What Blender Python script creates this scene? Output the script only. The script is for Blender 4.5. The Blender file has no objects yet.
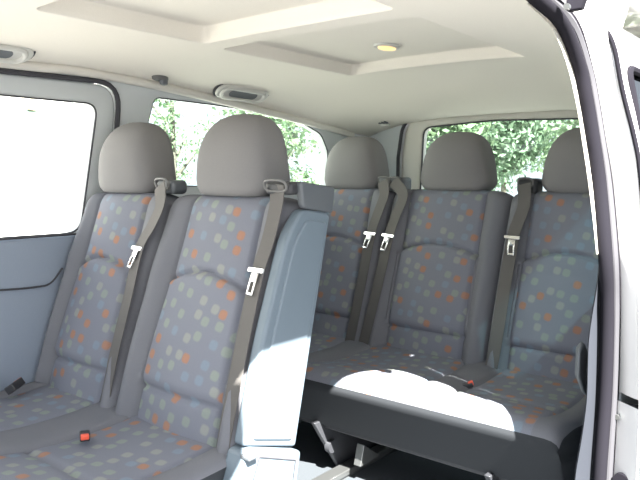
import bpy, bmesh, math, random
from mathutils import Vector as V, Matrix
random.seed(7)
COL = bpy.context.scene.collection
R = math.radians

# ------------------------------------------------------------------ camera
FPX, YAW, PITCH, ROLL = 677.0, R(39.285), R(5.421), R(0.173)
CAM = V((1.1823, -2.3647, 1.0131))
FW = V((-math.sin(YAW)*math.cos(PITCH), math.cos(YAW)*math.cos(PITCH), -math.sin(PITCH)))
_r = V((math.cos(YAW), math.sin(YAW), 0)); _u = _r.cross(FW)
RT = math.cos(ROLL)*_r + math.sin(ROLL)*_u
UP = -math.sin(ROLL)*_r + math.cos(ROLL)*_u
cd = bpy.data.cameras.new('camera'); co = bpy.data.objects.new('camera', cd); COL.objects.link(co)
cd.sensor_width = 36; cd.lens = FPX/640*36; cd.clip_start = .02; cd.clip_end = 200
co.matrix_world = Matrix(((RT.x, UP.x, -FW.x, CAM.x), (RT.y, UP.y, -FW.y, CAM.y), (RT.z, UP.z, -FW.z, CAM.z), (0, 0, 0, 1)))
bpy.context.scene.camera = co

def at(u, v, p0, n):
    """the point of the plane (p0, n) of the vehicle that the photograph shows at pixel u, v"""
    d = FW + RT*((u-320)/FPX) + UP*((240-v)/FPX)
    n = V(n); return CAM + d*((V(p0)-CAM).dot(n)/d.dot(n))

# ------------------------------------------------------------------ materials
def lin(c):
    return tuple(((x/255)/12.92 if x/255 <= .04045 else ((x/255+.055)/1.055)**2.4) for x in c) + (1,)

def mat(name, rgb, rough=.6, metal=0., noise=0., scale=200., bump=0., spec=.5, coat=0.):
    m = bpy.data.materials.new(name); m.use_nodes = True
    nt = m.node_tree; b = nt.nodes['Principled BSDF']
    c = lin(rgb) if max(rgb) > 1 else tuple(rgb)+(1,)
    b.inputs['Base Color'].default_value = c
    b.inputs['Roughness'].default_value = rough; b.inputs['Metallic'].default_value = metal
    b.inputs['Specular IOR Level'].default_value = spec; b.inputs['Coat Weight'].default_value = coat
    if noise or bump:
        tc = nt.nodes.new('ShaderNodeTexCoord'); n = nt.nodes.new('ShaderNodeTexNoise')
        n.inputs['Scale'].default_value = scale; n.inputs['Detail'].default_value = 3
        nt.links.new(tc.outputs['Object'], n.inputs['Vector'])
        if noise:
            mx = nt.nodes.new('ShaderNodeMix'); mx.data_type = 'RGBA'
            mx.inputs[6].default_value = tuple(x*(1-noise) for x in c[:3])+(1,)
            mx.inputs[7].default_value = tuple(min(1, x*(1+noise)) for x in c[:3])+(1,)
            nt.links.new(n.outputs['Fac'], mx.inputs[0]); nt.links.new(mx.outputs[2], b.inputs['Base Color'])
        if bump:
            bp = nt.nodes.new('ShaderNodeBump'); bp.inputs['Strength'].default_value = bump; bp.inputs['Distance'].default_value = .002
            nt.links.new(n.outputs['Fac'], bp.inputs['Height']); nt.links.new(bp.outputs['Normal'], b.inputs['Normal'])
    return m

def pattern_mat(name, base):
    """woven cloth with scattered orange, sage and slate squares"""
    m = bpy.data.materials.new(name); m.use_nodes = True
    nt = m.node_tree; N = nt.nodes; L = nt.links; b = N['Principled BSDF']
    b.inputs['Roughness'].default_value = .9; b.inputs['Specular IOR Level'].default_value = .2
    uv = N.new('ShaderNodeUVMap'); vo = N.new('ShaderNodeTexVoronoi')
    vo.voronoi_dimensions = '2D'; vo.feature = 'F1'; vo.distance = 'MINKOWSKI'
    vo.inputs['Scale'].default_value = 20.5; vo.inputs['Randomness'].default_value = .6; vo.inputs['Exponent'].default_value = 3.0
    mp = N.new('ShaderNodeMapping'); mp.inputs['Rotation'].default_value = (0, 0, .2)
    L.new(uv.outputs[0], mp.inputs[0]); L.new(mp.outputs[0], vo.inputs['Vector'])
    wn = N.new('ShaderNodeTexNoise'); wn.inputs['Scale'].default_value = 500; L.new(uv.outputs[0], wn.inputs['Vector'])
    ad = N.new('ShaderNodeMath'); ad.operation = 'MULTIPLY_ADD'; ad.inputs[1].default_value = .16
    L.new(wn.outputs['Fac'], ad.inputs[0]); L.new(vo.outputs['Distance'], ad.inputs[2])
    st = N.new('ShaderNodeMapRange'); st.inputs[1].default_value = .29; st.inputs[2].default_value = .38
    st.inputs[3].default_value = 1; st.inputs[4].default_value = 0
    L.new(ad.outputs[0], st.inputs[0])
    sp = N.new('ShaderNodeSeparateColor'); L.new(vo.outputs['Color'], sp.inputs[0])
    cr = N.new('ShaderNodeValToRGB'); cr.color_ramp.interpolation = 'CONSTANT'
    e = cr.color_ramp.elements
    cols = [(0, (.33, .185, .13)), (.24, (.235, .27, .245)), (.55, (.195, .24, .29)), (.80, (.26, .275, .26))]
    e[0].position, e[0].color = 0, cols[0][1]+(1,); e[1].position, e[1].color = cols[1][0], cols[1][1]+(1,)
    for p, c in cols[2:]:
        x = e.new(p); x.color = c+(1,)
    L.new(sp.outputs[0], cr.inputs[0])
    mx = N.new('ShaderNodeMix'); mx.data_type = 'RGBA'
    L.new(st.outputs[0], mx.inputs[0]); mx.inputs[6].default_value = base+(1,); L.new(cr.outputs[0], mx.inputs[7])
    m2 = N.new('ShaderNodeMix'); m2.data_type = 'RGBA'; m2.blend_type = 'MULTIPLY'; m2.inputs[0].default_value = .35
    L.new(mx.outputs[2], m2.inputs[6]); L.new(wn.outputs['Fac'], m2.inputs[7])
    L.new(m2.outputs[2], b.inputs['Base Color'])
    bp = N.new('ShaderNodeBump'); bp.inputs['Strength'].default_value = .15; bp.inputs['Distance'].default_value = .002
    L.new(wn.outputs['Fac'], bp.inputs['Height']); L.new(bp.outputs['Normal'], b.inputs['Normal'])
    return m

def glass_mat(name, tint, gloss):
    m = bpy.data.materials.new(name); m.use_nodes = True
    nt = m.node_tree; nt.nodes.remove(nt.nodes['Principled BSDF'])
    t = nt.nodes.new('ShaderNodeBsdfTransparent'); t.inputs[0].default_value = tint+(1,)
    g = nt.nodes.new('ShaderNodeBsdfGlossy'); g.inputs['Roughness'].default_value = .02
    mx = nt.nodes.new('ShaderNodeMixShader'); mx.inputs[0].default_value = gloss
    nt.links.new(t.outputs[0], mx.inputs[1]); nt.links.new(g.outputs[0], mx.inputs[2])
    nt.links.new(mx.outputs[0], nt.nodes['Material Output'].inputs[0]); return m

def leaf_mat(name, a, b):
    m = bpy.data.materials.new(name); m.use_nodes = True
    nt = m.node_tree; bs = nt.nodes['Principled BSDF']; bs.inputs['Roughness'].default_value = .5
    g = nt.nodes.new('ShaderNodeNewGeometry'); cr = nt.nodes.new('ShaderNodeValToRGB')
    cr.color_ramp.elements[0].color = a+(1,); cr.color_ramp.elements[1].color = b+(1,)
    nt.links.new(g.outputs['Random Per Island'], cr.inputs[0]); nt.links.new(cr.outputs[0], bs.inputs['Base Color'])
    tr = nt.nodes.new('ShaderNodeBsdfTranslucent'); nt.links.new(cr.outputs[0], tr.inputs[0])
    mx = nt.nodes.new('ShaderNodeMixShader'); mx.inputs[0].default_value = .4
    nt.links.new(bs.outputs[0], mx.inputs[1]); nt.links.new(tr.outputs[0], mx.inputs[2])
    nt.links.new(mx.outputs[0], nt.nodes['Material Output'].inputs[0]); return m

M = dict(
    headliner=mat('headliner', (.68, .65, .59), .95, noise=.05, scale=300, bump=.1, spec=.1),
    trim=mat('pillar_trim', (.48, .51, .52), .6, noise=.03, scale=400, bump=.05),
    white_trim=mat('light_trim', (.60, .58, .53), .5),
    door=mat('door_card', (.23, .27, .33), .6, noise=.05, scale=300, bump=.1),
    grey=mat('grey_cloth', (.175, .172, .172), .95, noise=.22, scale=900, bump=.25, spec=.15),
    bolster=mat('bolster_cloth', (.148, .152, .168), .95, noise=.22, scale=900, bump=.25, spec=.15),
    pattern=pattern_mat('spotted_cloth', (.190, .200, .238)),
    vinyl=mat('slate_vinyl', (.12, .155, .185), .5, noise=.06, scale=500, bump=.08),
    skirt=mat('seat_skirt', (.026, .029, .033), .7, noise=.08, scale=400, bump=.1, spec=.2),
    belt=mat('belt_webbing', (.088, .083, .079), .8, noise=.15, scale=700, bump=.15),
    black=mat('black_plastic', (.03, .031, .034), .5),
    dark=mat('dark_metal', (.035, .037, .042), .4),
    quarter=mat('quarter_trim', (.030, .034, .043), .8, spec=.15),
    tower=mat('grey_plastic', (.085, .095, .105), .5),
    ring=mat('guide_plastic', (.11, .11, .108), .5),
    chrome=mat('chrome', (.75, .75, .74), .22, metal=1),
    steel=mat('zinc_steel', (.20, .21, .21), .35, metal=.8),
    red=mat('red_button', (.75, .10, .05), .4),
    rubber=mat('rubber_seal', (.010, .0095, .013), .9, noise=.05, scale=200, spec=.08),
    gap=mat('gap_rubber', (.045, .045, .052), .8),
    paint=mat('white_paint', (.80, .80, .79), .25, coat=.5),
    floor=mat('floor_mat', (.05, .058, .066), .7, noise=.15, scale=250, bump=.2),
    handle=mat('handle_plastic', (.50, .50, .47), .5),
    wall=mat('white_render', (.80, .79, .76), .9, noise=.04, scale=5),
    ochre=mat('ochre_render', (.62, .50, .30), .9),
    sage=mat('sage_paint', (.16, .24, .20), .7),
    ground=mat('pale_paving', (.42, .41, .38), .95, noise=.12, scale=6),
    dim_ground=mat('dim_bounce_ground', (.10, .10, .10), .95, noise=.15, scale=30),
    bark=mat('bark', (.085, .08, .065), .95, noise=.3, scale=20),
    glass=glass_mat('clear_glass', (.93, .96, .95), .05),
    tint=glass_mat('tinted_glass', (.80, .90, .86), .07),
    privacy=glass_mat('privacy_glass', (.015, .03, .033), .22),
    doorglass=mat('door_glass', (.16, .30, .33), .08, spec=.8),
    leafa=leaf_mat('leaf_mid', (.09, .16, .085), (.27, .37, .22)),
    leafb=leaf_mat('leaf_dark', (.08, .14, .085), (.22, .32, .21)),
)
lm = bpy.data.materials.new('lamp_lens'); lm.use_nodes = True
b_ = lm.node_tree.nodes['Principled BSDF']; b_.inputs['Base Color'].default_value = (.5, .33, .16, 1)
b_.inputs['Emission Color'].default_value = (1, .62, .28, 1); b_.inputs['Emission Strength'].default_value = .38
M['lens'] = lm

# ------------------------------------------------------------------ mesh building
def sm(t):
    t = max(0., min(1., t)); return t*t*(3-2*t)

class MB:
    def __init__(s): s.v = []; s.f = []; s.uv = {}
    def grid(s, rows, uvs=None, closed=False):
        k = len(s.v); n = len(rows[0])
        for i, r in enumerate(rows):
            for j, p in enumerate(r):
                if uvs: s.uv[len(s.v)] = uvs[i][j]
                s.v.append(V(p))
        for i in range(len(rows)-1):
            for j in range(n if closed else n-1):
                j2 = (j+1) % n
                s.f.append((k+i*n+j, k+i*n+j2, k+(i+1)*n+j2, k+(i+1)*n+j))
        return s
    def cap(s, ring):
        k = len(s.v); s.v += [V(p) for p in ring]; s.f.append(tuple(range(k, k+len(ring)))); return s
    def loft(s, rings, caps=True):
        k = len(s.v); n = len(rings[0]); s.grid(rings, closed=True)
        if caps:
            s.f.append(tuple(range(k+n-1, k-1, -1))); e = k+(len(rings)-1)*n; s.f.append(tuple(range(e, e+n)))
        return s
    def box(s, c, size, ax=None):
        c = V(c); ax = ax or (V((1, 0, 0)), V((0, 1, 0)), V((0, 0, 1)))
        a, b, d = [V(ax[i])*size[i]/2 for i in range(3)]; k = len(s.v)
        for z in (-1, 1):
            for y in (-1, 1):
                for x in (-1, 1): s.v.append(c+a*x+b*y+d*z)
        for q in ((0, 2, 3, 1), (4, 5, 7, 6), (0, 1, 5, 4), (2, 6, 7, 3), (0, 4, 6, 2), (1, 3, 7, 5)): s.f.append(tuple(k+i for i in q))
        return s
    def prism(s, ring, d):
        """closed ring of points extruded by vector d"""
        d = V(d); s.loft([[V(p) for p in ring], [V(p)+d for p in ring]]); return s
    def tube(s, pts, r, n=10, closed=False, flat=1.0):
        pts = [V(p) for p in pts]; rings = []; m = len(pts); ref = None
        for i, p in enumerate(pts):
            a = pts[(i-1) % m] if (closed or i > 0) else p; b = pts[(i+1) % m] if (closed or i < m-1) else p
            t = (b-a).normalized()
            if ref is None:
                ref = V((0, 0, 1)) if abs(t.z) < .9 else V((1, 0, 0))
            x = (ref - t*ref.dot(t)).normalized(); y = t.cross(x); ref = x
            rr = r[i] if isinstance(r, (list, tuple)) else r
            rings.append([p + x*rr*math.cos(2*math.pi*j/n) + y*rr*flat*math.sin(2*math.pi*j/n) for j in range(n)])
        if closed: s.loft(rings+[rings[0]], caps=False)
        else: s.loft(rings)
        return s
    def build(s, name, m, parent=None, smooth=True, bevel=0., seg=3, angle=40, kind=None, weld=False):
        me = bpy.data.meshes.new(name); o = bpy.data.objects.new(name, me); COL.objects.link(o)
        off = V((0, 0, 0))
        if parent:
            o.parent = parent
            q = parent
            while q: off = off + q.location; q = q.parent
        me.from_pydata([p-off for p in s.v], [], s.f)
        if s.uv:
            ul = me.uv_layers.new(name='UVMap')
            for lp in me.loops: ul.data[lp.index].uv = s.uv.get(lp.vertex_index, (0, 0))
        bm = bmesh.new(); bm.from_mesh(me)
        if weld: bmesh.ops.remove_doubles(bm, verts=bm.verts, dist=.0004)
        if not s.uv: bmesh.ops.recalc_face_normals(bm, faces=bm.faces)
        bm.to_mesh(me); bm.free()
        for x in (m if isinstance(m, (list, tuple)) else [m]): me.materials.append(x)
        if smooth:
            for p in me.polygons: p.use_smooth = True
            me.set_sharp_from_angle(angle=R(angle))
        if bevel:
            md = o.modifiers.new('bevel', 'BEVEL'); md.width = bevel; md.segments = seg; md.limit_method = 'ANGLE'; md.angle_limit = R(30)
            md.harden_normals = False
            for p in me.polygons: p.use_smooth = True
            me.set_sharp_from_angle(angle=R(60))
        if kind: o['kind'] = kind
        return o

def thing(name, label, cat, loc=(0, 0, 0), group=None):
    o = bpy.data.objects.new(name, None); COL.objects.link(o); o.location = loc; o.empty_display_size = .1
    o['label'] = label; o['category'] = cat
    if group: o['group'] = group
    return o
def tag(o, label, cat, group=None):
    o['label'] = label; o['category'] = cat
    if group: o['group'] = group
    return o

def smooth_path(pts, n=8):
    """Catmull-Rom through points"""
    pts = [V(p) for p in pts]; P = [2*pts[0]-pts[1]]+pts+[2*pts[-1]-pts[-2]]; out = []
    for i in range(1, len(P)-2):
        a, b, c, d = P[i-1:i+3]
        for k in range(n):
            t = k/n
            out.append(.5*((2*b)+(c-a)*t+(2*a-5*b+4*c-d)*t*t+(3*b-a-3*c+d)*t**3))
    out.append(pts[-1]); return out

def plate(name, outline, holes, th, m, mapfn, parent=None, bevel=.006, cuts=(), kind='structure'):
    """flat plate with holes: outline in (a, b), thickness th behind the face, sent to world by mapfn(a, b, depth)"""
    cu = bpy.data.curves.new('tmp', 'CURVE'); cu.dimensions = '2D'; cu.fill_mode = 'BOTH'
    cu.extrude = max(th/2-bevel, .0005); cu.bevel_depth = bevel; cu.bevel_resolution = 2; cu.offset = -bevel
    for lp in [outline]+list(holes):
        sp = cu.splines.new('POLY'); sp.points.add(len(lp)-1); sp.use_cyclic_u = True
        for i, p in enumerate(lp): sp.points[i].co = (p[0], p[1], 0, 1)
    t = bpy.data.objects.new('tmp', cu); COL.objects.link(t)
    me = bpy.data.meshes.new_from_object(t.evaluated_get(bpy.context.evaluated_depsgraph_get()))
    bpy.data.objects.remove(t); bpy.data.curves.remove(cu)
    bm = bmesh.new(); bm.from_mesh(me); bpy.data.meshes.remove(me)
    bmesh.ops.remove_doubles(bm, verts=bm.verts, dist=.0002)
    for ax, vals in cuts:
        for q in vals:
            pl = (q, 0, 0) if ax == 0 else (0, q, 0); no = (1, 0, 0) if ax == 0 else (0, 1, 0)
            bmesh.ops.bisect_plane(bm, geom=bm.verts[:]+bm.edges[:]+bm.faces[:], plane_co=pl, plane_no=no)
    mb = MB(); bm.verts.index_update()
    mb.v = [V(mapfn(v.co.x, v.co.y, v.co.z - th/2)) for v in bm.verts]
    mb.f = [tuple(v.index for v in f.verts) for f in bm.faces]; bm.free()
    return mb.build(name, m, parent, kind=kind, angle=35)

def rounded(pts, r, n=6):
    """polygon with rounded corners; r a number or a list"""
    out = []; m = len(pts)
    for i in range(m):
        p = V(pts[i]+(0,)) if len(pts[i]) == 2 else V(pts[i]); a = V(tuple(pts[i-1])+(0,)); c = V(tuple(pts[(i+1) % m])+(0,))
        rr = r[i] if isinstance(r, (list, tuple)) else r
        if rr <= 0: out.append((p.x, p.y)); continue
        A = p+(a-p).normalized()*rr; B = p+(c-p).normalized()*rr
        for k in range(n+1):
            t = k/n; q = A*(1-t)**2+p*2*t*(1-t)+B*t*t; out.append((q.x, q.y))
    return out

# ------------------------------------------------------------------ seats
LEAN = math.atan2(.20, .595); BL = .655
class Seat:
    """local frame of one backrest: x across, s up along the back, n out of its front"""
    def __init__(s, xc, yb, zb, W, w_top, w_bot, lean=LEAN, L=BL, left=None):
        s.xc, s.yb, s.zb, s.W, s.wt, s.wb, s.L = xc, yb, zb, W, w_top, w_bot, L
        s.S = V((0, math.sin(lean), math.cos(lean))); s.N = V((0, -math.cos(lean), math.sin(lean)))
        s.arch0, s.low0 = .405, .100
        s.left = left or (W/2, 1.)   # half width and panel share on the side away from the door
    def hw(s, x): return s.left[0] if x < 0 else s.W/2
    def w(s, q, x=1): return (s.wb+(s.wt-s.wb)*sm(q/s.L))*(s.left[1] if x < 0 else 1)
    def p(s, x, q, n): return V((s.xc+x, s.yb, s.zb))+s.S*q+s.N*n
    def h(s, x, q):
        W2 = s.hw(x); w = s.w(q, x); T = .05
        # outline narrows in rounded shoulders
        top = s.L-.028*max(0, (abs(x)/W2))**6
        ex = max(0., 1-(min(1, abs(x)/W2))**14)**.5
        es = max(0., 1-max(0., (q-(s.L-.06))/.06)**2.4)**.5
        g = lambda d, a, sg: -a*math.exp(-(d/sg)**2)
        ax = abs(x)
        b = .030*sm((ax-w)/.05)*(1-.55*sm((q-.40)/.2)) if ax > w else 0
        b += .016*math.cos(min(1, ax/w)*math.pi/2)
        b += g(ax-w, .010, .006)
        if ax < w+.006:
            arch = s.arch0+.030*math.cos(min(1, ax/w)*math.pi/2*1.0)-.006
            b += g(q-arch, .013, .0065)
            b += .010*sm((arch-q)/.02)*sm((q-s.low0)/.03)
            b += g(q-s.low0, .011, .006)
        b += .012*math.sin(math.pi*min(1, q/.35))*(1-sm(ax/w)*.5)
        return (T+b)*ex*es, ex*es

    def build(s, parent):
        def cols(q, sd=1):
            w = s.w(q, sd); W2 = s.hw(sd)
            inner = [w*(1-(1-i/12)**1.5) for i in range(13)]
            outer = [w+(W2-w)*(.5-.5*math.cos(math.pi*i/14))**.9 for i in range(15)]
            return inner, outer
        nr = 116
        qs = [s.L*i/92*.9 for i in range(93)]+[s.L*(.9+.1*math.sin(math.pi/2*i/22)) for i in range(1, 23)]
        def rows(kind):
            out = []; uv = []
            for q in qs:
                inner, outer = cols(q); il, ol = cols(q, -1)
                if kind == 'in': xs = [-x for x in il[:0:-1]]+inner
                elif kind == 'l': xs = [-x for x in ol[::-1]]
                else: xs = outer
                r = []
                for x in xs:
                    hh, e = s.h(x, q); drop = .022*(abs(x)/s.hw(x))**8*sm((q-s.L+.2)/.2)
                    r.append(s.p(x, q-drop, hh))
                out.append(r); uv.append([(x+s.xc*1.37, q) for x in xs])
            return out, uv
        body = MB()
        for k in ('l', 'r'): body.grid(rows(k)[0])
        # back shell
        out = []
        for q in qs:
            inner, outer = cols(q); il, ol = cols(q, -1); xs = [-x for x in ol[::-1]][:-1]+[-x for x in il[:0:-1]]+inner+outer[1:]
            r = []
            for x in xs:
                hh, e = s.h(x, q); drop = .022*(abs(x)/s.hw(x))**8*sm((q-s.L+.2)/.2)
                r.append(s.p(x, q-drop, -.085*e))
            out.append(r)
        body.grid([r[::-1] for r in out])
        for k in (0,):
            fr = []
            inner, outer = cols(0); il, ol = cols(0, -1); xs = [-x for x in ol[::-1]][:-1]+[-x for x in il[:0:-1]]+inner+outer[1:]
            body.grid([[s.p(x, 0, s.h(x, 0)[0]) for x in xs], out[0]])
        bo = body.build('backrest', M['bolster'], parent, weld=True, angle=60)
        r, uv = rows('in')
        pn = MB(); pn.grid(r, uv)
        po = pn.build('spotted_panel', M['pattern'], bo, angle=80); po['label'] = 'cloth panel with orange and sage spots'
        return bo

def headrest(parent, xc, yc, z0, z1, A=.139, B=.074):
    rings = []; n = 48; H = z1-z0
    for i in range(31):
        t = i/30
        t2 = .5-.5*math.cos(math.pi*t)
        z = z0+H*t2
        # half width: quick swell from the base, long dome above
        base = min(1, .90+.10*sm(t2/.18))
        edge_b = (max(0., 1-max(0., (.10-t2)/.10)**2))**.5
        dq = max(0., (t2-.20)/.80); dome = max(0., 1-dq**3.3)**.34*(1-.20*dq)
        a = A*base*(.85+.15*edge_b)*(.05+.95*dome); b = B*(.72+.28*edge_b)*max(.06, (1-max(0., (t2-.3)/.7)**3.2))**.5
        lean = -.012*math.sin(math.pi*t2)+.018*t2
        ring = []
        for j in range(n):
            th = 2*math.pi*j/n; c, q = math.cos(th), math.sin(th)
            x = a*math.copysign(abs(c)**(2/4.2), c); y = b*math.copysign(abs(q)**(2/4.2), q)
            ring.append((xc+x, yc+y+lean - .016*(1-(x/A)**2)*(1 if q < 0 else .3), z))
        rings.append(ring)
    o = MB().loft(rings).build('headrest', M['grey'], parent, angle=70)
    for sx in (-1, 1):
        MB().tube([(xc+sx*.055, yc, z0+.02), (xc+sx*.055, yc+.005, z0-.04)], .007).build('post', M['chrome'], o)
    return o

def cushion(parent, x0, x1, yb, yf, zt, zb, zones, dip=.0, skirt=True):
    """one upholstered cushion, yb its back, yf its front (towards the doors), with spotted zones"""
    prof = []   # (kind, y, z) from back edge over the top to the lower front
    D = yb-yf
    tops = [i/40 for i in range(41)]
    for t in tops:
        y = yb-(D-.05)*t
        z = zt - .022*math.sin(math.pi*min(1, t*1.05))*.9 + .010*sm((t-.5)/.5) + .012*(1-sm(t/.12))
        prof.append((y, z))
    zf = prof[-1][1]; rr = .045
    for k in range(1, 9):
        a = math.pi/2*k/8; prof.append((yf+.05-(.05)*math.sin(a), zf-rr+rr*math.cos(a)))
    ntop = 46
    for k in range(1, 11):
        prof.append((yf+.075*k/10, zf-rr-(zf-rr-zb)*k/10))
    cy = (yb+yf)/2; cz = (zt+zb)/2
    brk = sorted(set([x0, x1]+[q for z in zones for q in z]))
    xs = []
    for a, b in zip(brk[:-1], brk[1:]):
        n = max(6, int((b-a)/.012)); seg = [a+(b-a)*(.5-.5*math.cos(math.pi*i/n)) for i in range(n+1)]
        xs += seg if not xs else seg[1:]
    def sec(x):
        e = min(x-x0, x1-x); r = .035
        k = 1-max(0., 1-e/r)**2 if e < r else 1.
        k = max(0., k)**.5
        inz = None
        for a, b in zones:
            if a-1e-6 <= x <= b+1e-6: inz = (a, b)
        out = []
        d = min(abs(x-q) for z in zones for q in z)
        for i, (y, z) in enumerate(prof):
            t = i/(len(prof)-1); f = sm((40-i)/6.)
            if inz is None: z = z + (.007*sm(d/.04))*f - .006*math.exp(-(d/.006)**2)*f
            else: z = z - .006*math.exp(-(d/.006)**2)*f + .006*f*math.sin(math.pi*(x-inz[0])/(inz[1]-inz[0]))
            z -= .009*math.exp(-((i-28)/.8)**2)*(1 if inz else 0)
            y2 = cy+(y-cy)*(1-.03*(1-k)); z2 = cz+(z-cz)*(.72+.28*k) - 0
            if i > ntop: z2 = max(z2, zb)
            out.append(V((x, y2, z2)))
        return out
    S = [sec(x) for x in xs]
    top = MB(); pat = MB(); fr = MB()
    for i in range(len(xs)-1):
        xm = (xs[i]+xs[i+1])/2; z_in = any(a < xm < b for a, b in zones)
        (pat if z_in else top).grid([S[i][:ntop+1], S[i+1][:ntop+1]],
            [[(p.x*1.0+3.1, -p.y*1.0) for p in S[i][:ntop+1]], [(p.x+3.1, -p.y) for p in S[i+1][:ntop+1]]] if z_in else None)
        fr.grid([S[i][ntop:], S[i+1][ntop:]])
    bot = [V((x0, yb, zb+.002)), V((x1, yb, zb+.002)), V((x1, yf+.075, zb+.002)), V((x0, yf+.075, zb+.002))]
    fr.cap(bot); fr.grid([[V((x, yb, zb)) for x in xs], [s_[0] for s_ in S]])
    for e, x in ((S[0], x0), (S[-1], x1)): fr.cap(e+[V((x, yb, zb))])
    o = fr.build('seat_cushion', M['skirt'], parent, weld=True, angle=50)
    plain = []
    for q in sorted(set([x0, x1]+[e for z in zones for e in z])): plain.append(q)
    for a, b in zip(plain[:-1], plain[1:]):
        if any(abs(a-z0) < 1e-6 for z0, z1 in zones): continue
        z = MB()
        for i in range(len(xs)-1):
            if a < (xs[i]+xs[i+1])/2 < b: z.grid([S[i][:ntop+1], S[i+1][:ntop+1]])
        if z.v: z.build('cushion_bolster', M['bolster'], o, weld=True, angle=60)
    # split the spotted zones into one mesh each
    for a, b in zones:
        z = MB()
        for i in range(len(xs)-1):
            if a < (xs[i]+xs[i+1])/2 < b:
                z.grid([S[i][:ntop+1], S[i+1][:ntop+1]], [[(p.x+3.1, -p.y) for p in S[i][:ntop+1]], [(p.x+3.1, -p.y) for p in S[i+1][:ntop+1]]])
        zo = z.build('spotted_panel', M['pattern'], o, angle=80); zo['label'] = 'spotted cloth seat panel'
        bm = bmesh.new(); bm.from_mesh(zo.data); bmesh.ops.remove_doubles(bm, verts=bm.verts, dist=.0004); bm.to_mesh(zo.data); bm.free()
    return o

def belt(parent, pts, width, across, N, tongue_at, tongue_ax=None, lab=None):
    """webbing strip through pts; across the direction of its width at each point; chrome tongue where tongue_at"""
    P = smooth_path(pts, 8); n = len(P)
    A = []
    for i in range(n):
        t = (P[min(i+1, n-1)]-P[max(i-1, 0)]).normalized()
        a = V(across); a = (a - t*a.dot(t)).normalized(); A.append(a)
    rings = []
    for i in range(n):
        nn = A[i].cross((P[min(i+1, n-1)]-P[max(i-1, 0)]).normalized()).normalized()
        w = width/2 if not callable(width) else width(i/(n-1))/2
        th = .0011
        rings.append([P[i]-A[i]*w-nn*th, P[i]+A[i]*w-nn*th, P[i]+A[i]*w+nn*th, P[i]-A[i]*w+nn*th])
    b = MB().loft(rings).build('seat_belt', M['belt'], parent, angle=30)
    T = V(tongue_at); i = min(range(n), key=lambda k: (P[k]-T).length)
    t = (P[min(i+1, n-1)]-P[max(i-1, 0)]).normalized(); a = A[i]; nn = t.cross(a).normalized()
    if nn.dot(V(N)) < 0: nn = -nn
    t2 = t*.92+a*(tongue_ax or 0); t2.normalize(); a2 = a
    c = P[i]+nn*.006
    tg = MB()
    tg.box(c, (.060, .013, .008), (a2, t2, nn))
    tg_o = tg.build('belt_tongue', M['steel'], b, bevel=.003, seg=2)
    c2 = c+t2*.034
    fr = MB()
    fr.box(c2-a2*.0105, (.006, .056, .0035), (a2, t2, nn)).box(c2+a2*.0105, (.006, .056, .0035), (a2, t2, nn))
    fr.box(c2+t2*.025, (.026, .008, .0035), (a2, t2, nn)).box(c2-t2*.016, (.026, .024, .0035), (a2, t2, nn))
    k = len(tg_o.data.vertices)
    me = tg_o.data; off = V((0, 0, 0)); q = b
    while q: off = off+q.location; q = q.parent
    bm = bmesh.new(); bm.from_mesh(me); base = [bm.verts.new(p-off) for p in fr.v]
    for f in fr.f: bm.faces.new([base[x] for x in f])
    bmesh.ops.recalc_face_normals(bm, faces=bm.faces); bm.to_mesh(me); bm.free()
    for p in me.polygons: p.use_smooth = True
    me.materials.clear(); me.materials.append(M['chrome'])
    tg_o['label'] = 'chrome belt tongue'
    return b

def guide(parent, c, size, ring=True, m='tower', double=False):
    """shoulder belt outlet: a rounded housing with a loop of lighter plastic on its top"""
    c = V(c); o = MB().box(c, size).build('belt_outlet', M[m], parent, bevel=.014, seg=4)
    for dx in ((-.026, .026) if double else (0,)):
        w, d = size[0]*(.22 if double else .36), .016
        f = V((c.x+dx, c.y-size[1]/2-.002, c.z+size[2]*.22))
        pts = [f+V((math.copysign(abs(math.cos(a))**.6, math.cos(a))*w, -.004-.006*math.sin(a), math.copysign(abs(math.sin(a))**.7, math.sin(a))*d)) for a in [2*math.pi*k/24 for k in range(24)]]
        MB().tube(pts, .0038, 8, closed=True).build('guide_loop', M['ring'], o)
    return o

def buckle(parent, c, ax, size=(.026, .052, .017)):
    a, t, n = ax; c = V(c)
    o = MB().box(c, size, ax).build('belt_buckle', M['black'], parent, bevel=.004)
    r = MB().box(c+t*(size[1]/2-.006)+n*.003, (size[0]*.82, .016, size[2]*.8), ax).build('release_button', M['red'], o, bevel=.003)
    r['label'] = 'red release button'
    return o

# ---- middle row: bench for two
MX, MW = -.17, .49
mid = thing('passenger_bench', 'two-seat grey spotted bench in the foreground with blue-grey vinyl side panel', 'bench seat', (-.41, -1.35, 0))
seatsM = []
for x in (MX, MX-.485):
    s = Seat(x, -1.262, .335, MW, .140, .158, left=(.19, .78) if x < -.5 else None); s.build(mid); seatsM.append(s)
    headrest(mid, x-.010, -1.035, .957, 1.181)
cushion(mid, MX-.485-.19, MX+MW/2, -1.20, -1.83, .375, .24, [(MX-.17, MX+.155), (MX-.485-.125, MX-.485+.14)])
s0 = seatsM[0]
def msf(u, v, off): return at(u, v, s0.p(0, 0, off), s0.N)
ACR = V((1, 0, 0))
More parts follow.
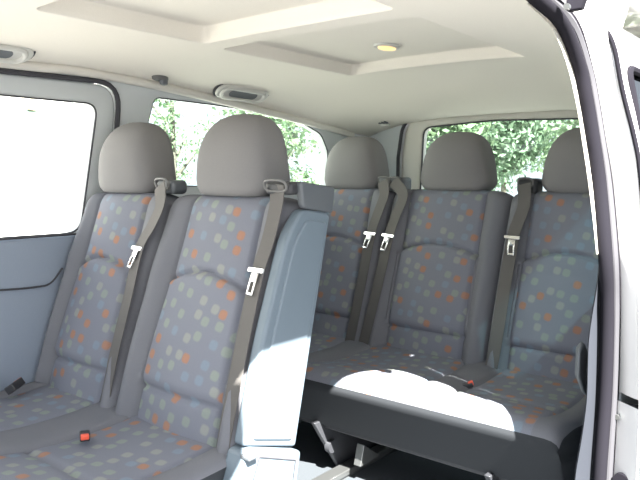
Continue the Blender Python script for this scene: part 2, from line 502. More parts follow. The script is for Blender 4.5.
# right-hand shoulder tower and side panel
xs_ = MX+MW/2
def side(u, v, x=None): return at(u, v, ((xs_+.028) if x is None else x, 0, 0), (1, 0, 0))
tw = [side(*q) for q in ((300, 181), (335, 187), (333, 213), (303, 208))]
ring = [(p.y, p.z) for p in tw]; ring = rounded(ring, .012)
MB().prism([(xs_+.030, y, z) for y, z in ring], (-.02, 0, 0)).build('belt_outlet', M['tower'], mid, bevel=.008)
lp = side(292, 186); lc = V((xs_-.025, lp.y+.01, lp.z+.0))
go = [o for o in mid.children if o.name.startswith('belt_outlet')][-1]
pts = [lc+V((math.copysign(abs(math.cos(a))**.6, math.cos(a))*.036, -.012-.006*math.sin(a), math.copysign(abs(math.sin(a))**.7, math.sin(a))*.014)) for a in [2*math.pi*k/24 for k in range(24)]]
MB().tube(pts, .0034, 8, closed=True).build('guide_loop', M['ring'], go)
MB().box(lc+V((0, .02, -.006)), (.085, .05, .032)).build('loop_housing', M['black'], go, bevel=.01)
pan = [side(*q) for q in ((303, 209), (331, 213), (318, 300), (296, 447), (243, 447), (262, 345), (288, 236))]
pr = rounded([(p.y, p.z) for p in pan], [.02, .02, .05, .012, .012, .05, .03])
sp = MB().prism([(xs_+.028, y, z) for y, z in pr], (-.035, 0, 0)).build('side_panel', M['vinyl'], mid, bevel=.012, seg=4)
sp['label'] = 'blue-grey vinyl side panel'
cyp = sum(p[0] for p in pr)/len(pr); czp = sum(p[1] for p in pr)/len(pr)
pin = [side(*q) for q in ((306, 219), (327, 222), (313, 300), (291, 440), (252, 440), (270, 345), (293, 243))]
pr2 = rounded([(p.y, p.z) for p in pin], [.02, .02, .05, .012, .012, .05, .03])
MB().prism([(xs_+.033, y, z) for y, z in pr2], (-.02, 0, 0)).build('raised_inset', M['vinyl'], sp, bevel=.005)
# shin-height recliner cover
hc = [side(*q) for q in ((240, 452), (250, 447), (297, 449), (288, 520), (222, 520))]
hcv = MB().prism([(xs_+.045, p.y, p.z) for p in hc], (-.06, 0, 0)).build('recliner_cover', M['vinyl'], mid, bevel=.010)
hc2 = [side(*q) for q in ((254, 455), (290, 458), (283, 515), (238, 515))]
loop = [V((xs_+.046, p.y, p.z)) for p in hc2]
MB().tube(loop, .0022, 6, closed=True).build('seam_line', M['gap'], hcv)
MB().box(side(243, 454)+V((.02, 0, 0)), (.03, .03, .010)).build('recline_lever', M['tower'], mid, bevel=.003)
# belts of the middle row
tp = msf(258, 271, .085)
b0 = belt(mid, [lc+V((0, -.004, .004)), msf(276, 205, .083), msf(268, 240, .083), tp, msf(247, 320, .087), msf(235, 380, .085), msf(224, 440, .065), msf(218, 485, .05)],
     .052, (1, -.15, .1), s0.N, tp, -.05)
g1 = guide(mid, at(172, 187, (0, -1.075, 0), (0, 1, 0)), (.082, .06, .042))
gc = at(172, 187, (0, -1.075, 0), (0, 1, 0))
tp = msf(139, 249, .085)
belt(mid, [gc+V((.0, -.045, .006)), msf(160, 205, .080), msf(151, 226, .082), tp, msf(127, 300, .088), msf(115, 350, .085), msf(106, 395, .065), msf(103, 412, .045)],
     .052, (1, -.15, .1), s0.N, tp, -.25)
cz = (0, 0, .385)
c1 = at(92, 431, cz, (0, 0, 1)); buckle(mid, c1+V((.0, -.02, -.006)), (V((.5, .86, 0)).normalized(), V((.86, -.5, .06)).normalized(), V((0, 0, 1))), (.024, .05, .016))
c2 = at(15, 386, (0, 0, .392), (0, 0, 1)); buckle(mid, c2, (V((.75, .35, .56)).normalized(), V((-.64, .77, .0)).normalized(), V((-.43, -.36, .83)).normalized()), (.034, .07, .024))
MB().box(V((-.41, -1.5, .215)), (.85, .5, .05)).build('seat_frame', M['dark'], mid, bevel=.01)
for dx in (-.36, .36):
    for dy in (-.2, .2): MB().box(V((-.41+dx, -1.5+dy, .10)), (.05, .06, .19)).build('leg', M['dark'], mid, bevel=.006)

# ---- rear row: bench for three
RX = -.07
rear = thing('passenger_bench', 'three-seat grey spotted bench across the back below the rear window', 'bench seat', (RX, -.45, 0))
RL = math.atan2(.17, .59)
seatsR = []
for x, W, wt, wb in ((RX-.485, .475, .140, .150), (RX, .495, .160, .158), (RX+.485, .475, .150, .155)):
    s = Seat(x, -.205, .335, W, wt, wb, RL, .650); s.build(rear); seatsR.append(s)
    headrest(rear, x+.006, 0.005, .956, 1.181, A=.145)
cushion(rear, RX-.485-.24, RX+.485+.20, -.17, -.745, .378, .192, [(RX-.485-.15, RX-.485+.15), (RX-.20, RX+.185), (RX+.485-.165, RX+.485+.13)])
r0 = seatsR[1]
def rsf(u, v, off): return at(u, v, r0.p(0, 0, off), r0.N)
gc = at(395, 184, (0, -.035, 0), (0, 1, 0)); guide(rear, gc, (.125, .07, .055), double=True, m='tower')
for (p1, p2, tg, low, end, dx, ta) in (((384, 195), (377, 215), (371, 234), ((362, 280), (354, 320)), (348, 349), -.026, -.2),
                               ((403, 195), (396, 215), (389, 236), ((378, 285), (368, 325)), (361, 351), .026, -.15)):
    T = rsf(*tg, .082)
    belt(rear, [gc+V((dx, -.052, .012)), rsf(*p1, .078), rsf(*p2, .080), T]+[rsf(*q, .086) for q in low]+[rsf(*end, .07)], .047, (1, -.1, .05), r0.N, T, ta)
gc = at(530, 186, (0, -.035, 0), (0, 1, 0)); guide(rear, gc, (.075, .07, .055), m='black')
T = rsf(513, 238, .082)
belt(rear, [gc+V((0, -.05, .008)), rsf(524, 205, .080), rsf(518, 222, .080), T, rsf(504, 290, .088), rsf(497, 335, .085), rsf(490, 374, .065)], .047, (1, -.1, .05), r0.N, T, .1)
bc = at(466, 386, (0, 0, .362), (0, 0, 1)); buckle(rear, bc, (V((.5, -.86, 0)).normalized(), V((.80, .47, .37)).normalized(), V((-.3, -.2, .93)).normalized()), (.026, .045, .016))
# under-seat structure of the rear bench
MB().box(V((RX+.04, -.63, .180)), (1.22, .03, .022)).build('front_rail', M['dark'], rear, bevel=.004)
MB().tube([V((-.02, -.648, .188)), V((.60, -.648, .188))], .003, 8).build('rail_highlight', M['steel'], rear)  # thin steel tube stands in for the highlight along the rail
for lx in (-.20, .42):
    MB().prism([(lx, -.70, .20), (lx, -.28, .20), (lx, -.30, .0), (lx, -.56, .0)], (-.02, 0, 0)).build('leg', M['dark'], rear, bevel=.004)
lx = -.10
br = MB().prism([(lx, -.60, .13), (lx, -.50, .06), (lx, -.62, .06)], (.03, 0, 0)).build('foot_bracket', M['steel'], rear, bevel=.003)
MB().tube([V((-.205, -.62, .10)), V((-.185, -.62, .10))], .022, 16).build('pivot_bolt', M['dark'], rear)
MB().box(V((-.16, -.52, .016)), (.05, .5, .02)).build('floor_latch', M['steel'], rear, bevel=.003)

# ------------------------------------------------------------------ van shell
def lerp(a, b, t): return a+(b-a)*t
def table(T, x):
    if x <= T[0][0]: return T[0][1]
    for (x0, y0), (x1, y1) in zip(T, T[1:]):
        if x <= x1: return lerp(y0, y1, sm((x-x0)/(x1-x0))*.35+.65*(x-x0)/(x1-x0))
    return T[-1][1]
EDGE_L = [(-2.6, 1.335), (-1.41, 1.340), (-1.17, 1.346), (-.885, 1.335), (-.448, 1.300), (.14, 1.240), (.30, 1.222), (.45, 1.21)]
EDGE_R = [(-2.6, 1.375), (-.95, 1.372), (-.4, 1.31), (.14, 1.24), (.45, 1.21)]
XL, XR = -.80, .665
REC = [(-.368, .30, -1.535, -1.005), (-.392, .30, -.925, -.250)]
def ceil_z(x, y):
    zc = 1.40-.115*sm((y+.22)/.68)**1.2
    xm = (XL+XR)/2; xn = (x-xm)/((XR-XL)/2)
    ze = table(EDGE_L, y) if xn < 0 else table(EDGE_R, y)
    z = zc-(zc-ze)*abs(xn)**3.4
    for i, (a, b, c, d) in enumerate(REC):
        e = min(x-a, b-x, y-c, d-y)
        # rounded corners
        dx = max(a+.03-x, 0, x-(b-.03)); dy = max(c+.03-y, 0, y-(d-.03))
        e = .03-math.hypot(dx, dy) if (dx > 0 and dy > 0) else e
        z += (.045 if i == 0 else .038)*sm(e/.015)
    return z
xsn = sorted(set([round(XL+(XR-XL)*i/110, 4) for i in range(111)]+[round(v+d, 4) for v in (-.368, -.392, .30) for d in (0, .0025, .005, .0075, .010, .0125, .015, .0175, -.0025, -.005, -.0075, -.010, -.0125, -.015, -.0175)]))
ysn = sorted(set([round(-2.6+3.06*i/210, 4) for i in range(211)]+[round(v+d, 4) for v in (-1.535, -1.005, -.925, -.250) for d in (0, .0025, .005, .0075, .010, .0125, .015, .0175, -.0025, -.005, -.0075, -.010, -.0125, -.015, -.0175)]))
MB().grid([[(x, y, ceil_z(x, y)) for x in xsn] for y in ysn]).build('ceiling', M['headliner'], kind='structure', angle=75)
def roof_z(x, y): return 1.475-.05*abs((x+.07)/.8)**4-.10*sm((y+.1)/.6)
MB().grid([[(x*.01-.07, y*.05, roof_z(x*.01-.07, y*.05)) for x in range(-80, 81, 8)] for y in range(-52, 12)]).build('roof', M['paint'], kind='structure')

# left wall (image left): x leans in above the belt line
def lx_(z): return -.865 if z < .83 else -.865+(z-.83)*.135
def lmap(y, z, d): return (lx_(z)+d, y, z)
def lw(u, v, off=0): return at(u, v, (-.865+off, 0, .83), (1, 0, -.135))
def pl(pts, off=0): return [(p.y, p.z) for p in (lw(*q, off) for q in pts)]
w1 = pl([(0, 237), (75, 234)]) ; w1 = [(-2.02, w1[0][1])]+w1[1:]
W1 = rounded([(-2.02, .822), (-1.125, .822), (-1.083, 1.245), (-2.02, 1.245)], [.05, .05, .045, .05])
sealL = [(p.y, p.z) for p in smooth_path([V((q[0], q[1], 0)) for q in ()], 1)] if False else None
DOOR = rounded([(-2.12, .10), (-1.022, .10), (-1.018, .9), (-1.012, 1.312), (-2.12, 1.300)], [.05, .05, .0, .085, .08])
W2 = rounded(pl([(147, 185), (149, 122), (155, 97), (215, 104.5), (272, 113), (304, 123), (322, 134), (329, 152), (327, 190)]), [.02, 0, .025, .05, .05, .05, .03, .03, .02])
zc_ = [('z', .83)]
out = [(-2.6, -.02), (.46, -.02), (.46, 1.26), (.2, 1.28), (-.1, 1.31), (-.9, 1.375), (-2.6, 1.375)]
DOOR_GAP = rounded([(-2.126, .094), (-1.016, .094), (-1.012, .9), (-1.006, 1.318), (-2.126, 1.306)], [.05, .05, .0, .085, .08])
plate('wall_left', out, [DOOR_GAP, W2], .05, M['trim'], lmap, bevel=.008, cuts=[(1, (.83,))])
plate('door_1', DOOR, [rounded([(-2.10, -.9+1.0), (-1.05, .1), (-1.05, .12), (-2.10, .12)], 0)] if False else [W1], .04, M['trim'], lambda y, z, d: lmap(y, z, d-.004), bevel=.010, cuts=[(1, (.83,))])
# dark rubber round the closed side door, and its lower card
g = [V(lmap(y, z, .002)) for y, z in DOOR_GAP]
MB().tube(g, .0085, 8, closed=True).build('trim_1', M['gap'], kind='structure')
card = rounded([(-2.10, .12), (-1.045, .12), (-1.05, .815), (-2.10, .815)], .03)
plate('baseboard_left', card, [], .018, M['door'], lambda y, z, d: (-.848+d, y, z), bevel=.006)
# quarter trim below the fixed window
plate('trim_2', rounded([(-1.0, .02), (.44, .02), (.44, .90), (-1.0, .90)], .03), [], .02, M['door'], lambda y, z, d: (-.843+d, y, z), bevel=.006)
cr = smooth_path([V((-.842, p.y, p.z)) for p in [at(u, v, (-.845, 0, 0), (1, 0, 0)) for u, v in ((-60, 292), (0, 290), (35, 287), (50, 283), (62, 268))]], 6)
MB().tube(cr, .003, 8).build('trim_3', M['gap'], kind='structure')
bl = [V((-.845, y, .820)) for y in (-2.1, -1.6, -1.1)]
MB().tube(bl, .004, 8).build('trim_4', M['gap'], kind='structure')
# headliner edge rail
rp = smooth_path([V((-.793, -2.5, 1.338))]+[lw(*q, .008) for q in ((0, 62), (75, 70), (150, 84), (240, 105), (330, 128), (352, 135))], 8)
MB().tube(rp, .016, 10).build('trim_6', M['white_trim'], kind='structure')
# glass
def pane(name, ring, m):
    o = MB().cap(ring).build(name, m, smooth=False, kind='structure')
    return o
pane('window_1', [V(lmap(y, z, -.03)) for y, z in W1], M['glass'])
pane('window_2', [V(lmap(y, z, -.035)) for y, z in W2], M['tint'])
MB().tube([V(lmap(y, z, -.002)) for y, z in W1], .003, 6, closed=True).build('trim_7', M['gap'], kind='structure')
MB().tube([V(lmap(y, z, -.006)) for y, z in W2], .003, 6, closed=True).build('trim_8', M['gap'], kind='structure')
MB().box((-.827, -.935, .60), (.03, .10, .5)).build('trim_9', M['trim'], kind='structure', bevel=.01)

# rear: tailgate with window
def rp_(u, v, y): p = at(u, v, (0, y, 0), (0, 1, 0)); return (p.x, p.z)
TG = rounded([(-.625, .03), (.485, .03), (.485, 1.10), (.455, 1.29), (-.14, 1.302), (-.595, 1.284), (-.622, 1.10)], [.04, .04, 0, .07, 0, .075, 0])
ymap = lambda y0: (lambda x, z, d: (x, y0-d, z))
plate('wall_back', [(-.86, -.02), (.72, -.02), (.72, 1.27), (.45, 1.34), (-.6, 1.34), (-.86, 1.27)], [[(x*1.012-.0, z*1.004) for x, z in TG]], .05, M['trim'], ymap(.45))
RW = rounded([(-.525, .76), (.385, .76), (.385, 1.0), (.36, 1.245), (-.14, 1.260), (-.500, 1.243), (-.510, 1.0)], [.05, .05, 0, .05, 0, .045, 0])
plate('door_2', TG, [RW], .05, M['white_trim'], ymap(.462), bevel=.012)
MB().tube([V((x*1.006, .444, z*1.002)) for x, z in TG], .0085, 8, closed=True).build('trim_10', M['gap'], kind='structure')
pane('window_3', [V((x, .49, z)) for x, z in RW], M['tint'])
MB().tube([V((x, .470, z)) for x, z in RW], .0045, 6, closed=True).build('trim_11', M['gap'], kind='structure')

# floor of the van
MB().box((-.07, -1.05, -.03), (1.60, 3.0, .05)).build('floor', M['floor'], kind='structure', bevel=.004)
for x in (-.62, -.16, .30):
    MB().box((x, -1.0, -.002), (.035, 2.6, .008)).build('trim_12', M['steel'], kind='structure', bevel=.001)

# right wall (door side): opening with its rubber seal, jamb and rear quarter
def xr(z): return .738 if z < .86 else .738-(z-.86)*.150
def rw(u, v, off=0.):
    p = at(u, v, (.738+off, 0, 0), (1, 0, 0))
    if p.z > .86: p = at(u, v, (.738+off, 0, .86), (1, 0, .150))
    return p
SI = [(530, 0), (554, 22), (573, 60), (581, 95), (587, 130), (594, 180), (600, 255), (602, 300), (602.5, 330), (600, 400), (594, 470)]
SO = [(552, -4), (579, 27), (592, 76), (598, 108), (603, 140), (611, 190), (617, 255), (618, 300), (617, 360), (616, 400), (613, 470)]
mid_in = [rw(*a).lerp(rw(*b), .30) for a, b in zip(SI, SO)]
mid_out = [rw(*a).lerp(rw(*b), .76) for a, b in zip(SI, SO)]
def ext(path, dz=.0):
    """carry the seal forward along the roof edge and down to the sill"""
    a = path[0]
    head = [V((.672, -2.35, 1.392)), V((.668, -1.8, 1.388)), V((.664, -1.4, 1.378)), V((.664, -1.22, 1.366))]
    k = V((0, 0, dz))
    tail = [V((path[-1].x, path[-1].y-.005, .2)), V((path[-1].x, path[-1].y-.01, .0))]
    return smooth_path([h+k for h in head]+path+tail, 6)
pi_, po_ = ext(mid_in), ext(mid_out, .018)
MB().tube(pi_, .0150, 12).tube(po_, .0135, 12).build('trim_13', M['rubber'], kind='structure')
gp = [a.lerp(b, .5)+V((.002, .014, 0)) for a, b in zip(pi_, po_)]
MB().tube(gp, .013, 8).build('trim_14', M['gap'], kind='structure')
# painted jamb outside the seal
js = [p+V((.004, .014, .0)) for p in po_]
EXT = [(-.1, .825), (.5, .822), (.86, .806), (1.03, .785), (1.29, .722), (1.34, .700), (1.40, .66)]
def ex_(z): return table(EXT, z)
jo = []
for i, p in enumerate(js):
    t = sm((1.352-p.z)/.05)
    jo.append(V((ex_(p.z), -.785, p.z))*t+(p+V((.030, .0, .06)))*(1-t))
je = [q+V((.0, .03, 0))*sm((1.352-q.z)/.05)+V((.07, 0, .095))*(1-sm((1.352-q.z)/.05)) for q in jo]
lowz = .515
up = [(a, b, c) for a, b, c in zip(js, jo, je) if a.z >= lowz]
lo = [(a, b, c) for a, b, c in zip(js, jo, je) if a.z < lowz+.02]
MB().grid([[a.lerp(b, k/6) + V((0, -.006*math.sin(math.pi*k/6), 0)) for k in range(7)]+[c] for a, b, c in up]).build('wall_right', M['paint'], kind='structure', angle=60)
lo2 = []
for a, b, c in lo:
    lo2.append([a.lerp(b, k/6)+V((0, -.012, -.018)) for k in range(7)]+[c+V((0, -.01, -.018))])
MB().grid(lo2).build('trim_15', M['paint'], kind='structure', angle=60)
jp = at(628, 406, (.76, -.745, 0), (0, 1, 0))
MB().box(V((.84, -.735, jp.z-.002)), (.21, .012, .010)).build('trim_16', M['gap'], kind='structure', bevel=.003)
sc_ = at(618, 416, (0, -.752, 0), (0, 1, 0))
MB().tube([sc_, sc_+V((0, -.012, 0))], .006, 12).build('trim_17', M['steel'], kind='structure')
st_ = at(639, 375, (0, -.742, 0), (0, 1, 0))
MB().tube([st_, st_+V((0, -.015, 0))], .010, 14).build('trim_18', M['rubber'], kind='structure')
st_ = at(622, 480, (0, -.765, 0), (0, 1, 0))
MB().tube([st_, st_+V((0, -.012, 0))], .018, 18).build('trim_19', M['rubber'], kind='structure')
# unseen pillar at the front of the opening, corner shaped to block sun
plate('shade_pillar', [(-2.24, -.1), (-2.24, 1.0), (-2.225, 1.13), (-2.15, 1.185), (-2.0, 1.195), (-1.86, 1.205), (-1.80, 1.222), (-1.768, 1.25), (-1.758, 1.30), (-1.755, 1.46), (-2.34, 1.46), (-2.34, -.1)], [], .05, M['paint'], lambda y, z, d: (.785+d, y, z), bevel=.008)
# inner pillar trim: bright upper strip, blue-grey quarter trim below
ti = [rw(*q, -.012) for q in ((527, 4), (551, 27), (566, 62), (576, 103), (582, 140), (588, 180), (593, 220), (596.5, 254))]
to = [rw(*q, -.012) for q in ((531, 0), (556, 24), (572, 60), (581, 100), (587.5, 140), (594, 180), (599, 220), (602, 255))]
rings = [[a, a+V((0, .03, 0)), b+V((.02, .03, 0)), b] for a, b in zip(smooth_path(ti, 5), smooth_path(to, 5))]
MB().loft(rings).build('trim_20', M['white_trim'], kind='structure', angle=30)
ti = [rw(*q, -.02) for q in ((597.5, 252), (594, 285), (589, 315), (585.5, 342), (584.5, 370), (583.5, 400), (579, 435), (573, 470), (571, 490))]
to = [rw(*q, -.02) for q in ((606, 252), (608, 285), (609, 315), (609, 342), (608, 370), (607, 400), (604, 435), (600, 470), (598, 490))]
ta, tb = smooth_path(ti, 5), smooth_path(to, 5)
rings = [[a+V((-.012, .10, 0)), a+V((-.004, .03, 0)), a+V((.006, .004, 0)), a.lerp(b, .4)+V((0, -.006, 0)), b, b+V((.01, .10, 0))] for a, b in zip(ta, tb)]
MB().loft(rings).build('trim_21', M['quarter'], kind='structure', angle=50)
# interior quarter panel behind it, with the side window
qo = [(-.72, .0), (.45, .0), (.45, 1.27), (-.1, 1.31), (-.62, 1.33), (-.74, 1.2)]
W4 = rounded([(-.60, .88), (.15, .88), (.10, 1.22), (-.60, 1.25)], .05)
def rmap(y, z, d): return (xr(z)-.015-d, y, z)
plate('trim_22', qo, [W4], .03, M['trim'], rmap, bevel=.006, cuts=[(1, (.86,))])
plate('trim_23', rounded([(-.70, .02), (.44, .02), (.44, .80), (-.70, .80)], .03), [], .02, M['door'], lambda y, z, d: (xr(z)-.036-d, y, z), bevel=.006)
arm = [at(u, v, (.69, 0, 0), (1, 0, 0)) for u, v in ((577, 350), (583, 342), (588, 356), (588, 400), (582, 394), (576, 378))]
MB().prism([(.695, p.y, p.z) for p in arm], (-.02, .03, 0)).build('trim_24', M['tower'], kind='structure', bevel=.010)

# outer skin of the rear quarter behind the opening, with its window
def omap(y, z, d): return (ex_(z)-.004+d, y, z)
W4o = rounded([(-.705, .90), (.20, .90), (.16, 1.262), (-.700, 1.262)], [.05, .05, .05, .04])
plate('trim_25', rounded([(-.79, -.12), (.49, -.12), (.49, 1.2), (.40, 1.385), (-.79, 1.385)], [.0, .03, 0, .08, 0]), [W4o], .012, M['paint'], omap, bevel=.003, cuts=[(1, (.5, .86, 1.03, 1.16, 1.29, 1.34))])
pane('window_4', [V(omap(y, z, -.006)) for y, z in W4o], M['privacy'])
MB().tube([V(omap(y, z, .003)) for y, z in W4o], .009, 8, closed=True).build('trim_26', M['rubber'], kind='structure')
MB().tube(smooth_path([V((ex_(z)+.002, -.795, z)) for z in (1.335, 1.29, 1.2, 1.1, 1.03, .9)], 5), [.002]+[.0055]*25, 8).build('trim_27', M['rubber'], kind='structure')
ga = at(571, 4, (.715, 0, 0), (1, 0, 0))
dg = thing('door_guide', 'small dark guide bracket at the top of the door opening', 'bracket', ga)
MB().prism([ga+V((-.01, .0, -.012)), ga+V((.012, .02, -.006)), ga+V((.02, .03, .035)), ga+V((-.01, .0, .04))], (0, .02, 0)).build('plate', M['rubber'], dg, bevel=.003)
MB().tube([ga+V((-.004, -.004, -.006)), ga+V((-.004, -.014, -.006))], .006, 10).build('bolt', M['steel'], dg)

# ------------------------------------------------------------------ small fittings
def on_ceiling(u, v):
    d = FW + RT*((u-320)/FPX) + UP*((240-v)/FPX); t = .3
    while t < 5:
        p = CAM+d*t
        if p.x < XL or p.z > ceil_z(p.x, p.y): return p
        t += .002
    return p
def ceil_n(p):
    e = .004
    return V((ceil_z(p.x+e, p.y)-ceil_z(p.x-e, p.y), ceil_z(p.x, p.y+e)-ceil_z(p.x, p.y-e), -2*e)).normalized()
def ell(c, n, rx, ry, k=40):
    """ring of points about c in the plane of normal n"""
    n = V(n).normalized(); a = V((0, 1, 0)); a = (a-n*a.dot(n)).normalized(); b = n.cross(a)
    return [V(c)+a*rx*math.cos(2*math.pi*i/k)+b*ry*math.sin(2*math.pi*i/k) for i in range(k)]
lp_ = at(387, 46, (0, 0, 1.436), (0, 0, 1)); lp_.z = ceil_z(lp_.x, lp_.y)
lamp = thing('ceiling_lamp', 'lit oval dome light set in the headliner above the rear bench', 'lamp', lp_)
o1 = ell(lp_+V((0, 0, .004)), (0, 0, 1), .056, .040); o2 = ell(lp_+V((0, 0, -.007)), (0, 0, 1), .053, .037); o3 = ell(lp_+V((0, 0, -.008)), (0, 0, 1), .044, .028)
MB().loft([o1, o2, o3]).build('lamp_rim', M['handle'], lamp, angle=50)
MB().loft([ell(lp_+V((0, 0, -.004)), (0, 0, 1), .043, .027), ell(lp_+V((0, 0, -.012)), (0, 0, 1), .038, .022), ell(lp_+V((0, 0, -.014)), (0, 0, 1), .02, .01)]).build('lamp_lens', M['lens'], lamp, angle=60)

def grab_handle(hp, lab):
    x, y, z = hp
    t = thing('grab_handle', lab, 'handle', (x, y, z), 'grab handles over the side windows')
    n = (ceil_n(hp)*.6+V((.35, 0, -.25))).normalized(); a = V((0, 1, 0)); a = (a-n*a.dot(n)).normalized(); b = n.cross(a)
    def P(u, w, d): return V((x, y, z))+a*u+b*w+n*d
    if b.z < 0: b = -b
    stad = lambda L, w, k=10: [(L-w+w*math.cos(q), w*math.sin(q)) for q in [-math.pi/2+math.pi*i/k for i in range(k+1)]]+[(-(L-w)+w*math.cos(q), w*math.sin(q)) for q in [math.pi/2+math.pi*i/k for i in range(k+1)]]
    MB().prism([P(u, w, -.02) for u, w in stad(.130, .038)], n*.034).build('base_plate', M['handle'], t, bevel=.006)
    MB().tube([P(u, w, .002) for u, w in stad(.134, .042)], .0045, 6, closed=True).build('shadow_gap', M['gap'], t)
    MB().prism([P(u, w, .013) for u, w in stad(.070, .018)], n*.003).build('finger_recess', M['tower'], t, bevel=.001)
    MB().tube([P(u, w, .014) for u, w in stad(.105, .027)], .0085, 10, closed=True).build('grip', M['handle'], t)
    return t
grab_handle(on_ceiling(242, 92), 'pale plastic grab handle above the leafy rear side window')
grab_handle(on_ceiling(-14, 47), 'pale grab handle cut off by left picture edge')
bp = on_ceiling(160, 77)
t = thing('coat_hook', 'small oval grey knob in the headliner edge left of the grab handle', 'hook', bp)
nn = ceil_n(bp)
MB().loft([ell(bp-nn*.01, nn, .034, .019), ell(bp+nn*.008, nn, .032, .017), ell(bp+nn*.012, nn, .026, .012)]).build('base_plate', M['ring'], t, angle=50)
MB().loft([ell(bp+nn*.008+V((0, .012, 0)), nn, .018, .013), ell(bp+nn*.024+V((0, .012, 0)), nn, .015, .010), ell(bp+nn*.028+V((0, .012, 0)), nn, .008, .005)]).build('knob', M['tower'], t, angle=60)
cp = on_ceiling(384, 124); cp = cp+(CAM-cp).normalized()*.02
t = thing('headliner_clip', 'tiny grey clip on the headliner above the rear left headrest', 'clip', cp)
MB().box(cp+V((0, .01, -.004)), (.045, .02, .012), (V((1, 0, .05)), V((0, 1, 0)), V((0, 0, 1)))).build('base_plate', M['handle'], t, bevel=.003)
for k in range(3): MB().box(cp+V((-.016+.016*k, -.008, .008)), (.007, .03, .018), (V((.9, 0, .4)), V((0, 1, 0)), V((-.4, 0, .9)))).build('rib', M['tower'], t, bevel=.002)

# ------------------------------------------------------------------ outside
MB().box((-16.2, 0, -.50), (30, 60, .1)).build('ground', M['ground'], kind='structure')
MB().box((13.8, 0, -.50), (30, 60, .1)).build('ground', M['dim_ground'], kind='structure')  # unseen ground, made dark on this side to weaken bounce through the door
def tree(x, y, h, r, n, lab, leaf, seed, cz=None, sq=1.0, ls=.09):
    rnd = random.Random(seed)
    t = thing('leafy_tree', lab, 'tree', (x, y, -.45), 'trees behind the van')
    tr = MB().tube([V((x, y, -.45)), V((x+.05, y, h*.3)), V((x-.03, y+.05, h*.6)), V((x, y, h*.85))], [.07, .05, .035, .01], 8)
    for k in range(6):
        a = k*1.05+rnd.random(); z0 = h*(.25+.08*k)
        tr.tube([V((x, y, z0)), V((x+math.cos(a)*r*.6, y+math.sin(a)*r*.6, z0+.5))], [.035, .01], 6)
    tr.build('trunk', M['bark'], t)
    lf = MB(); cz = cz if cz is not None else h*.55
    blobs = [(V((x+rnd.uniform(-.6, .6)*r, y+rnd.uniform(-.6, .6)*r, cz+rnd.uniform(-.6, .6)*h*.5*sq)), r*rnd.uniform(.28, .55)) for _ in range(22)]
    for i in range(n):
        c, rr = blobs[i % len(blobs)]
        d = V((rnd.gauss(0, 1), rnd.gauss(0, 1), rnd.gauss(0, 1))).normalized()*rr*rnd.uniform(.55, 1.05)
        p = c+d
        nrm = (d.normalized()+V((rnd.gauss(0, .5), rnd.gauss(0, .5), rnd.gauss(.3, .5)))).normalized()
        a = nrm.orthogonal().normalized(); ang = rnd.uniform(0, 6.28); b = nrm.cross(a)
        a, b = a*math.cos(ang)+b*math.sin(ang), b*math.cos(ang)-a*math.sin(ang)
        s = ls*rnd.uniform(.6, 1.3); k = len(lf.v)
        lf.v += [p-a*s*.5, p-b*s*.25+nrm*s*.04, p+a*s*.5, p+b*s*.25+nrm*s*.04]; lf.f.append((k, k+1, k+2, k+3))
    lf.build('foliage', leaf, t, smooth=False)
tree(-3.65, 6.0, 3.2, 1.0, 9000, 'leafy green tree seen through rear window beside the left pillar', M['leafa'], 1, ls=.10)
tree(-4.4, 10.0, 4.2, 1.6, 10000, 'leafy green tree farthest back in the middle of the rear window', M['leafb'], 2, cz=1.9, sq=.7, ls=.13)
tree(-1.35, 6.0, 3.2, 1.0, 9000, 'leafy green tree at the right of rear window behind right headrest', M['leafa'], 3, ls=.10)
tree(-5.3, 4.3, 3.4, .85, 9000, 'leafy tree in rear side window right of the foreground headrest', M['leafa'], 4)
tree(-7.6, 4.6, 3.6, .7, 1800, 'thin bright tree in rear side window between the two foreground headrests', M['leafa'], 5)
bd = thing('building', 'white sunlit building outside the left side window', 'building', (-5.5, -1.5, -.45))
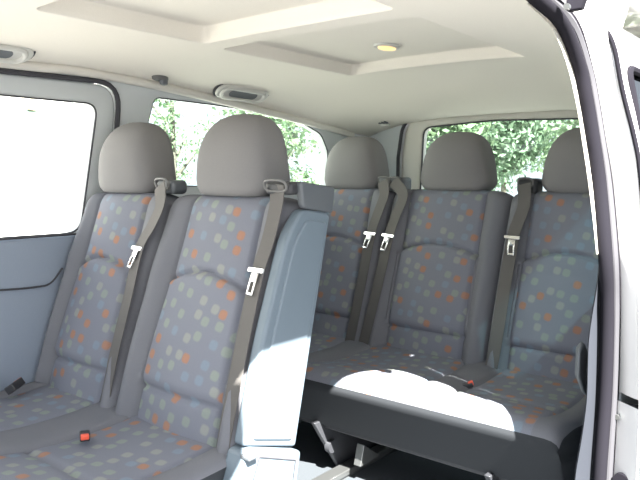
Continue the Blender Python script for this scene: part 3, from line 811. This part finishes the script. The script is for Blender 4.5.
MB().box((-5.6, -2.2, 2.0), (.6, 8.2, 4.9)).build('wall', M['wall'], bd, bevel=.02)
def bpt(u, v): return at(u, v, (-5.28, 0, 0), (1, 0, 0))
a, b = bpt(24, 100), bpt(36, 180)
MB().box((-5.27, (a.y+b.y)/2, (a.z+b.z)/2-.1), (.08, .10, a.z-b.z)).build('shutter', M['sage'], bd, bevel=.01)
c = bpt(30, 108); MB().box((-5.26, c.y, c.z+.08), (.11, .13, .20)).build('shutter_head', M['ochre'], bd, bevel=.01)
c = bpt(71, 150); MB().tube([(-5.25, c.y, -.4), (-5.25, c.y, 3.9)], .018, 10).build('downpipe', M['sage'], bd)

# ------------------------------------------------------------------ light
w = bpy.data.worlds.new('sky'); bpy.context.scene.world = w; w.use_nodes = True
nt = w.node_tree; bg = nt.nodes['Background']
sk = nt.nodes.new('ShaderNodeTexSky'); sk.sky_type = 'NISHITA'; sk.sun_disc = False
SUN = V((.765, -.50, 1.0)).normalized()
sk.sun_elevation = math.asin(SUN.z); sk.sun_rotation = math.atan2(SUN.x, SUN.y); sk.dust_density = 3; sk.air_density = 1.0
hz = nt.nodes.new('ShaderNodeMix'); hz.data_type = 'RGBA'; hz.inputs[0].default_value = .6; hz.inputs[7].default_value = (7., 7.6, 8.4, 1)
nt.links.new(sk.outputs[0], hz.inputs[6]); nt.links.new(hz.outputs[2], bg.inputs[0]); bg.inputs[1].default_value = .11
sl = bpy.data.lights.new('sun', 'SUN'); so = bpy.data.objects.new('sun', sl); COL.objects.link(so)
sl.energy = 17.0; sl.angle = R(.53); sl.color = (1, .96, .90)
so.rotation_euler = SUN.to_track_quat('Z', 'Y').to_euler(); so.location = (4, -3, 6)

sc = bpy.context.scene
sc.view_settings.view_transform = 'Standard'; sc.view_settings.look = 'None'; sc.view_settings.gamma = 1
sc.view_settings.use_curve_mapping = False; sc.view_settings.exposure = 1.75
sc.cycles.max_bounces = 10; sc.cycles.diffuse_bounces = 6; sc.cycles.transparent_max_bounces = 12
sc.cycles.use_denoising = True; sc.cycles.sample_clamp_indirect = 8
